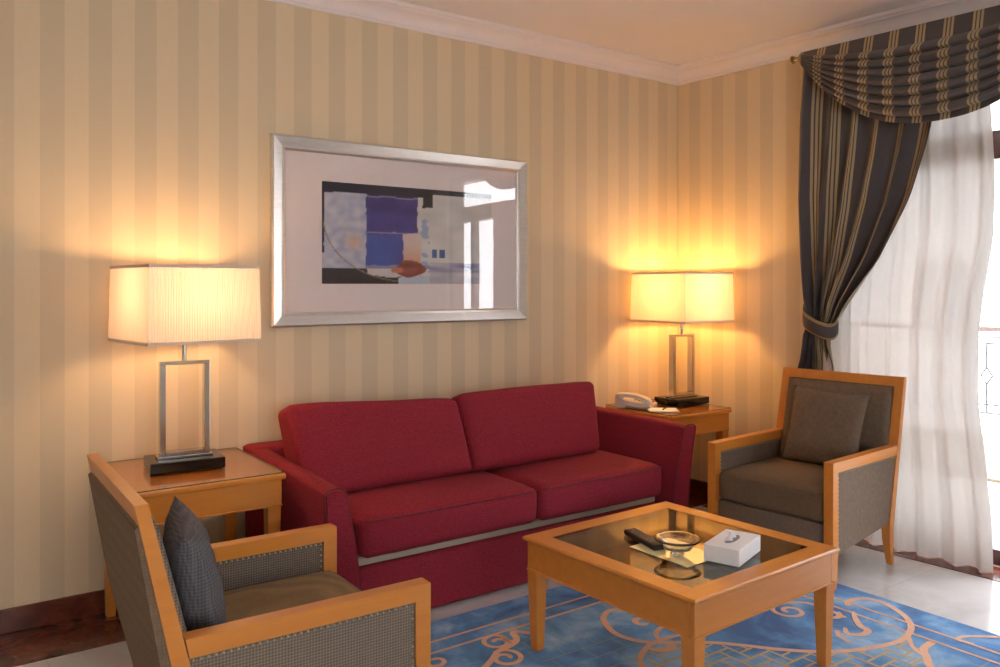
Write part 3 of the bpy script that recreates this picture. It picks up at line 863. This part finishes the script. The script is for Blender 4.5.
# ---- framed picture
def picture():
    x0, x1, z0, z1 = 1.358, 2.848, 1.163, 2.063
    t = thing('framed_picture', 'wide silver framed abstract print in blue and white above the sofa', 'picture', ((x0+x1)/2, YB, z0))
    ox, oz = -(x0+x1)/2, -z0
    bm = nb(); w = .068
    prof = [(0, -.002), (0, -.030), (.008, -.036), (.030, -.030), (.050, -.024), (.060, -.026), (w, -.020), (w, -.002)]
    cs = [(x0, z0, 1, 1), (x1, z0, -1, 1), (x1, z1, -1, -1), (x0, z1, 1, -1)]
    R = [[bm.verts.new((cx+sx*o+ox, y, cz_+sz*o+oz)) for o, y in prof] for cx, cz_, sx, sz in cs]
    n = len(prof)
    for i in range(4):
        a, b_ = R[i], R[(i+1) % 4]
        for k in range(n): bm.faces.new((a[k], a[(k+1) % n], b_[(k+1) % n], b_[k]))
    link('frame', bm, MAT['silver'], t, smooth=True, auto=20)
    link('mount_board', bx(x0+w-.004+ox, x1-w+.004+ox, -.012, -.004, z0+w-.004+oz, z1-w+.004+oz), MAT['mat'], t)
    # the print itself
    ax0, ax1, az0, az1 = 1.612, 2.612, 1.366, 1.862
    nx, nz = 200, 100
    bm = nb(); V = grid(bm, nx, nz, lambda a, b_: Vector((ax0+(ax1-ax0)*a+ox, -.0128, az0+(az1-az0)*b_+oz)))
    cl = bm.loops.layers.float_color.new('print')
    def nz_(x, y, s, k=0): return noise.noise(Vector((x*s, y*s, k)))
    def colr(u, v):      # u right, v up (0..1)
        w1 = .004*nz_(u, v, 14)
        U_, V_ = u+w1, v+w1*2
        white = Vector(lin((214, 206, 200))); navy = Vector(lin((28, 26, 48))); pur = Vector(lin((86, 70, 150))); blu = Vector(lin((66, 96, 178)))
        g = nz_(u, v, 9, 3); c = white*(1+.18*g)
        if U_ < .235:
            c = Vector(lin((206, 202, 208)))*(1+.12*nz_(u, v, 12, 9))
            c = c.lerp(Vector(lin((130, 144, 190))), max(0, min(.8, .5*nz_(u*1.5, v, 16, 2)+.25)))
            d = math.hypot(u-.17, (v-.42)*.6)
            c = c.lerp(Vector(lin((226, 176, 130))), .75*max(0, 1-d/.07))
        if U_ > .53: c = Vector(lin((214, 208, 202)))*(1+.14*g)
        if .54 < U_ < .6 and V_ < .7 and nz_(u, v, 20, 8) > .1: c = Vector(lin((160, 170, 200)))
        if .235 < U_ < .53 and V_ > .17:
            c = pur.lerp(Vector(lin((58, 50, 118))), max(0, min(1, .5+nz_(u, v, 7, 4))))
            if V_ < .50: c = c.lerp(blu, .55+.4*nz_(u, v, 8, 5))
            if abs(V_-.52) < .006 or abs(V_-.885) < .005: c = c.lerp(white, .5)
        if V_ > (.90 if U_ < .6 else .945): c = navy
        if .56 < U_ < .62 and V_ > .80: c = navy
        if U_ < .012 and V_ > .3: c = navy
        if V_ < .155 and (U_ < .24 or (V_ < .08+.05*g and U_ < .44)): c = Vector(lin((40, 36, 44)))*(1+.3*g)
        if .235 < U_ < .6 and .155 < V_ < .19: c = Vector(lin((140, 140, 172)))
        if .42 < U_ < .60 and V_ < .07: c = Vector(lin((190, 200, 214)))
        if .445 < U_ < .55 and .22 < V_ < .52: c = Vector(lin((224, 198, 186))).lerp(Vector(lin((222, 150, 110))), max(0, (.40-V_)*5))
        if ((u-.49)/.09)**2+((v-.155)/.085)**2 < 1+.4*nz_(u, v, 12, 7): c = Vector(lin((146, 66, 50)))*(1+.6*nz_(u, v, 18, 6))
        if ((u-.41)/.035)**2+((v-.14)/.03)**2 < 1: c = Vector(lin((206, 116, 84)))
        for a0, a1 in ((.615, .648), (.662, .695)):
            if a0 < u < a1 and .27 < v < .36: c = Vector(lin((70, 96, 160)))
        if .60 < u < .93 and v < .22: c = c.lerp(Vector(lin((104, 104, 160))), max(0, .55+.5*nz_(u*.6, v*3, 9, 1))*(1 if v > .12 else .6))
        r = math.hypot(u-.42, (v-.62)*.55)   # thin arc sweeping down to the left
        if abs(math.hypot((u-.48)/.47, (v-.62)/.60)-1) < .008 and u < .42 and v < .6: c = Vector(lin((150, 134, 112)))
        return c
    for f in bm.faces:
        for lp in f.loops:
            p = lp.vert.co; u = (p.x-ox-ax0)/(ax1-ax0); v = (p.z-oz-az0)/(az1-az0)
            c = colr(u, v); lp[cl] = (max(0, c.x), max(0, c.y), max(0, c.z), 1)
    m, nt, b = newmat('print_inks'); a = nd(nt, 'ShaderNodeVertexColor'); a.layer_name = 'print'
    nt.links.new(a.outputs[0], b.inputs['Base Color']); setp(b, rough=.6)
    link('art_print', bm, m, t)
    bm = nb(); e = .006   # bevelled window of the mount
    link('glazing', bx(x0+w-.003+ox, x1-w+.003+ox, -.0185, -.0165, z0+w-.003+oz, z1-w+.003+oz), MAT['glass'], t)
picture()

# ---- things on the coffee table
ZT = .4285
def remote():
    t = thing('remote_control', 'black remote control lying on the coffee table glass', 'remote control', (2.158, 2.105, ZT+.0018), math.radians(-14))
    bm = nb(); box(bm, -.026, .026, -.105, .105, .0, .020, bev=.006, seg=3)
    link('body', bm, MAT['black'], t, smooth=True, auto=50)
    k = 0
    for j in range(8):
        for i in range(3):
            if (j == 6 and i == 1): continue
            bm = nb(); x, y = -.014+i*.014, -.065+j*.021
            box(bm, x-.0042, x+.0042, y-.0045, y+.0045, .0198, .0225, bev=.001, seg=1)
            link('button', bm, MAT['redp'] if (j == 7 and i == 0) else MAT['button'], t)
remote()
def ashtray():
    m, nt, b = newmat('moulded_glass'); b.inputs['Base Color'].default_value = (.95, .97, .96, 1); setp(b, rough=.02, trans=1.0, ior=1.48)
    n = noise_t(nt, coord(nt), 60, 2); bump(nt, b, n, .1, .002)
    bm = nb()
    prof = [(.0005, 0), (.022, 0), (.024, .003), (.017, .008), (.015, .014), (.030, .018), (.048, .022), (.054, .032), (.060, .044), (.070, .050), (.079, .052), (.081, .055), (.077, .058), (.064, .056), (.055, .048), (.048, .034), (.040, .027), (.0005, .025)]
    lathe(bm, prof, 40)
    bmesh.ops.remove_doubles(bm, verts=bm.verts, dist=.0012)
    for v in bm.verts:
        r = math.hypot(v.co.x, v.co.y)
        if r > .068:
            a = math.atan2(v.co.y, v.co.x); v.co.z += -.003*max(0, math.cos(4*a))**10
    o = link('ashtray', bm, m, smooth=True, auto=60); o.location = (2.150, 1.940, ZT+.0018)
    tag(o, 'round clear glass ashtray on the coffee table beside the remote', 'ashtray')
ashtray()
def card():
    o = link('leaflet', bx(-.0875, .0875, -.1325, .1325, 0, .0012), MAT['card']); o.location = (2.166, 1.969, ZT+.0004); o.rotation_euler[2] = math.radians(1.0)
    tag(o, 'pale yellow card lying flat on the coffee table under the ashtray', 'card')
card()
def tissues():
    t = thing('tissue_box', 'low white tissue box with a tissue showing, on the coffee table', 'tissue box', (2.295, 1.822, ZT+.0018), math.radians(18))
    a, b_, h = .105, .062, .056
    bm = nb(); box(bm, -a, a, -b_, b_, 0, h, bev=.002)
    bt_ = link('carton', bm, MAT['white'], t)
    bm = nb()   # oval slot
    vs = [bm.verts.new((.055*math.cos(q*PI/12), .018*math.sin(q*PI/12), h+.0006)) for q in range(24)]; bm.faces.new(vs)
    link('slot', bm, MAT['button'], t)
    bm = nb()
    grid(bm, 14, 8, lambda p, q: Vector((-.045+.06*p+.012*q, .008*math.sin(p*9+q*3)+.006*q, h-.004+.034*q*(.4+.6*math.sin(PI*min(1, p*1.05))**.8)+.002*math.sin(p*12))))
    o = link('tissue', bm, MAT['white'], t, smooth=True); solid(o, .0008)
tissues()
# ---- things on the corner end table
ZE = .6290
def phone():
    t = thing('telephone', 'cream corded desk telephone on the corner end table beside the lamp', 'telephone', (3.550, 3.530, ZE), math.radians(30))
    # wedge body: low towards the front (-y) and right
    bm = nb()
    prof = [(-.105, 0), (-.108, .016), (-.10, .022), (.10, .050), (.106, .046), (.105, 0)]
    loft(bm, [[(x, y, z) for y, z in prof] for x in (-.088, -.084, .084, .088)])
    link('body', bm, MAT['phone'], t, smooth=True, auto=40)
    # handset lies along the left side
    bm = nb(); r = []
    for i in range(17):
        q = i/16; y = -.108+.216*q; zb = .030+.028*q; bulge = .0
        e = min(q, 1-q)
        low = .010 if e < .2 else .0
        arch = .016*math.sin(PI*q)
        w = .024 if e > .2 else .028
        zt_, zl = zb+.026+arch, zb-low+arch*.9
        if i in (0, 16): zt_ -= .010; w -= .005
        r.append([(-.055-w, y, zl), (-.055-w, y, zt_-.008), (-.055-w*.5, y, zt_), (-.055+w*.5, y, zt_), (-.055+w, y, zt_-.008), (-.055+w, y, zl)])
    loft(bm, r); link('handset', bm, MAT['phone'], t, smooth=True, auto=50)
    for j in range(4):
        for i in range(3):
            x, y = .005+i*.022, -.06+j*.022; z = .022+(y+.10)*.14
            bm = nb(); box(bm, x-.007, x+.007, y-.007, y+.007, z-.002, z+.004, bev=.001, seg=1); link('key', bm, MAT['phonedark'], t)
    bm = nb(); box(bm, .045, .075, -.098, -.086, .026, .032, bev=.001); link('message_light', bm, MAT['redp'], t)
    bm = nb(); pts = []
    for i in range(160):
        q = i/159; a = q*2*PI*22
        pts.append((-.098-.018*math.sin(PI*q)+.005*math.cos(a), -.10+.14*q, .008+.005*math.sin(a)))
    tube(bm, pts, .0015, 5); link('cord', bm, MAT['phonedark'], t, smooth=True)
phone()
def pad():
    o = link('notepad', bx(-.085, .085, -.065, .065, 0, .005, bev=.0006, seg=1), MAT['white']); o.location = (3.565, 3.33, ZE+.0003); o.rotation_euler[2] = math.radians(-38)
    tag(o, 'white notepad in front of the cream telephone on the corner table', 'notepad')
    t = thing('pen', 'short dark pen lying on the white notepad', 'pen', (3.59, 3.335, ZE+.0056), math.radians(30))
    bm = nb(); cyl(bm, (-.055, 0, .0045), (.03, 0, .0045), .0042, n=10); link('barrel', bm, MAT['black'], t, smooth=True, auto=40)
    bm = nb(); cyl(bm, (.0301, 0, .0045), (.06, 0, .0045), .0045, .0015, n=10); link('cap', bm, MAT['black'], t, smooth=True, auto=40)
pad()

# ================================================================== CURTAINS
def rod():
    t = thing('curtain_rod', 'brass curtain pole with round end cap at the left of the swag', 'curtain rod', WP(.92, .13, 2.635))
    B = -t.location
    bm = nb(); cyl(bm, WP(.93, .13, 2.635)+B, WP(3.25, .13, 2.635)+B, .012, n=16); link('pole', bm, MAT['brass'], t, smooth=True, auto=40)
    for u, s in ((.93, -1), (3.25, 1)):
        bm = nb(); cyl(bm, WP(u, .13, 2.635)+B, WP(u+s*.012, .13, 2.635)+B, .016, .014); cyl(bm, WP(u+s*.012, .13, 2.635)+B, WP(u+s*.018, .13, 2.635)+B, .023, .023, n=20); cyl(bm, WP(u+s*.018, .13, 2.635)+B, WP(u+s*.026, .13, 2.635)+B, .022, .014, n=20)
        link('finial', bm, MAT['brass'], t, smooth=True, auto=40)
    for u in (.99, 3.2):
        bm = nb(); wb = [WP(u-.008, .002, 2.605)+B, WP(u+.008, .002, 2.605)+B]
        cyl(bm, WP(u, .001, 2.61)+B, WP(u, .13, 2.622)+B, .008, n=10); cyl(bm, WP(u, .0005, 2.61)+B, WP(u, .006, 2.61)+B, .025, n=16)
        link('bracket', bm, MAT['brass'], t, smooth=True, auto=40)
rod()
def interp(tab, z):
    tab = sorted(tab)
    if z <= tab[0][0]: return tab[0][1]
    if z >= tab[-1][0]: return tab[-1][1]
    for (a, p), (b, q) in zip(tab, tab[1:]):
        if a <= z <= b:
            t = (z-a)/(b-a); return p+(q-p)*t
def smin(tab, z, h=.04): return sum(interp(tab, z+d) for d in (-h, -h/2, 0, h/2, h))/5
def side_drape():
    L = [(.01, .865), (.6, .882), (.885, .920), (1.05, .990), (1.17, 1.012), (1.3, .998), (1.5, .972), (1.84, .948), (2.3, .952), (2.64, .975)]
    Rr = [(.01, 1.24), (.6, 1.19), (.885, 1.145), (1.05, 1.125), (1.13, 1.150), (1.28, 1.262), (1.49, 1.425), (1.79, 1.575), (2.05, 1.650), (2.3, 1.70), (2.64, 1.74)]
    bm = nb(); nu, nv = 220, 90; z0, z1 = .006, 2.625
    folds = 5.2
    def fn(a, b):
        z = z0+(z1-z0)*b
        l, r = smin(L, z), smin(Rr, z); w = r-l
        # cloth gathers: folds deepen where it is narrow
        gather = min(1, .35/w)
        ph = a*folds*2*PI + .8*math.sin(z*1.7) + .9*noise.noise(Vector((a*3, z*.6, 2)))
        amp = .015+.022*gather*(1 if z > 1.15 else .8)
        tie = math.exp(-((z-1.165)/.07)**2)
        amp *= (1-.45*tie)
        low = max(0, min(1, (1.08-z)/.15)); amp *= 1-.25*low
        off = .128-.058*low+amp*math.sin(ph)+.012*math.sin(ph*.37+1)
        off -= .018*tie; off = max(off, .018)
        aa = a + .035*math.cos(ph)/folds*2
        uu = l+w*aa
        return WP(uu, off, z)
    grid(bm, nu, nv, fn, lambda a, b: (a*6.3+.35, b*10))
    o = link('side_drape', bm, MAT['drape'], smooth=True); solid(o, .003)
    tag(o, 'brown and gold striped side drape gathered by a tieback beside the corner wall', 'curtain')
    set_origin(o, WP(1.05, .1, 0))
    # tieback band: a strap round the gathered cloth
    bm = nb(); n = 64
    def tb(a, b):
        ang = a*2*PI; cu, co_ = 1.078, .120
        ru, ro = .096, .064
        u = cu-ru*math.cos(ang); off = co_+ro*math.sin(ang)
        # sags towards the right / front
        zc = 1.215-.085*(u-.98)/.19 - .040*math.sin(max(0, math.sin(ang))*PI/2)
        if math.sin(ang) < 0: zc = 1.215-.085*(u-.98)/.19+.03*abs(math.sin(ang))
        return WP(u, off+.010*math.sin(b*PI)*math.sin(ang), zc+(b-.5)*.088)
    grid(bm, n, 8, tb, lambda a, b: ((b*.86)*1.0+(.0 if True else 0), a))
    o2 = link('drape_tieback', bm, [MAT['tie']], smooth=True); solid(o2, .004)
    tag(o2, 'brown tieback band with gold edging round the striped side drape', 'tieback'); set_origin(o2, WP(1.05, .085, 1.12))
def tie_mat():
    m, nt, b = newmat('tieback_fabric')
    s = nd(nt, 'ShaderNodeSeparateXYZ'); nt.links.new(coord(nt, 'UV'), s.inputs[0])
    f = s.outputs[0]; st = None
    for a, bb in ((.02, .10), (.70, .76), (.78, .86)):
        q = mth(nt, 'MULTIPLY', mth(nt, 'GREATER_THAN', f, a), mth(nt, 'LESS_THAN', f, bb)); st = q if st is None else mth(nt, 'MAXIMUM', st, q)
    nt.links.new(mixc(nt, st, lin((70, 64, 64)), lin((164, 136, 88))), b.inputs['Base Color']); setp(b, rough=.6)
    return m
MAT['tie'] = tie_mat()
side_drape()
def swag():
    bm = nb(); nu, nv = 170, 130
    u0, u1 = .995, 2.465; zt = 2.650
    NF = 7
    def fn(a, b):
        q = 2*a-1
        shape = (1-abs(q)**2.25)
        # flat board-like top edge, then falling folds
        top = zt
        drop = .045+.475*shape*b + .0
        if a < .5: end = .045*b
        d = (.055*b*(1-shape) + .492*shape*b**1.0)
        u = u0+(u1-u0)*a
        # converge at the pleated corners
        z = top-d
        env = shape**.5
        t = max(0, (b-.20)/.74); f = 0
        if 0 < t < 1:
            ph = t*NF
            f = abs(math.sin(ph*PI))**.65
        elif b >= .94: f = .25+.3*(b-.94)/.06
        fold = .046*f*(.35+.65*env)
        belly = .030*math.sin(PI*b)*env+.03*env*b
        # each fold droops a little, like a lip
        z -= .014*f*env
        return WP(u, .178+fold+belly, z)
    grid(bm, nu, nv, fn, lambda a, b: (a*11.2+.30, b*3))
    o = link('swag_valance', bm, MAT['drape'], smooth=True); solid(o, .003)
    tag(o, 'brown and gold striped swag valance draped in folds across the window top', 'valance'); set_origin(o, WP(1.7, .15, 2.6))
swag()
def sheer():
    bm = nb(); nu, nv = 260, 60; z0, z1 = .006, 2.60
    Rr = [(.01, 1.945), (.25, 1.935), (.5, 1.905), (.8, 1.865), (1.1, 1.86), (1.29, 1.878), (1.6, 1.925), (1.9, 1.930), (2.2, 1.915), (2.6, 1.90)]
    def fn(a, b):
        z = z0+(z1-z0)*b; r = smin(Rr, z); l = 1.075
        u = l+(r-l)*a
        ph = a*2*PI*6.5 + 1.3*noise.noise(Vector((a*4, z*.45, 7))) + .35*math.sin(z*2)
        amp = .024+.012*noise.noise(Vector((a*5, z*.5, 1)))+.008*(1-b)
        off = .040+amp*.8*math.sin(ph)+.006*math.sin(ph*2.3+z)+.075*(1-b)**2
        if a > .9: off += .02*(a-.9)/.1*math.sin(z*3)*.3
        return WP(u, max(.012, off), z)
    grid(bm, nu, nv, fn, lambda a, b: (a*2, b))
    o = link('sheer_curtain', bm, MAT['sheer'], smooth=True)
    tag(o, 'long white sheer curtain hanging beside the bright terrace door', 'curtain'); set_origin(o, WP(1.5, .06, 0))
sheer()
bm = nb(); cyl(bm, WP(1.03, .055, 2.605), WP(3.1, .055, 2.605), .008, n=12)
o = link('sheer_rail', bm, MAT['white'], smooth=True, auto=40); tag(o, 'slim white rail behind the swag carrying the sheer curtain', 'curtain rail')
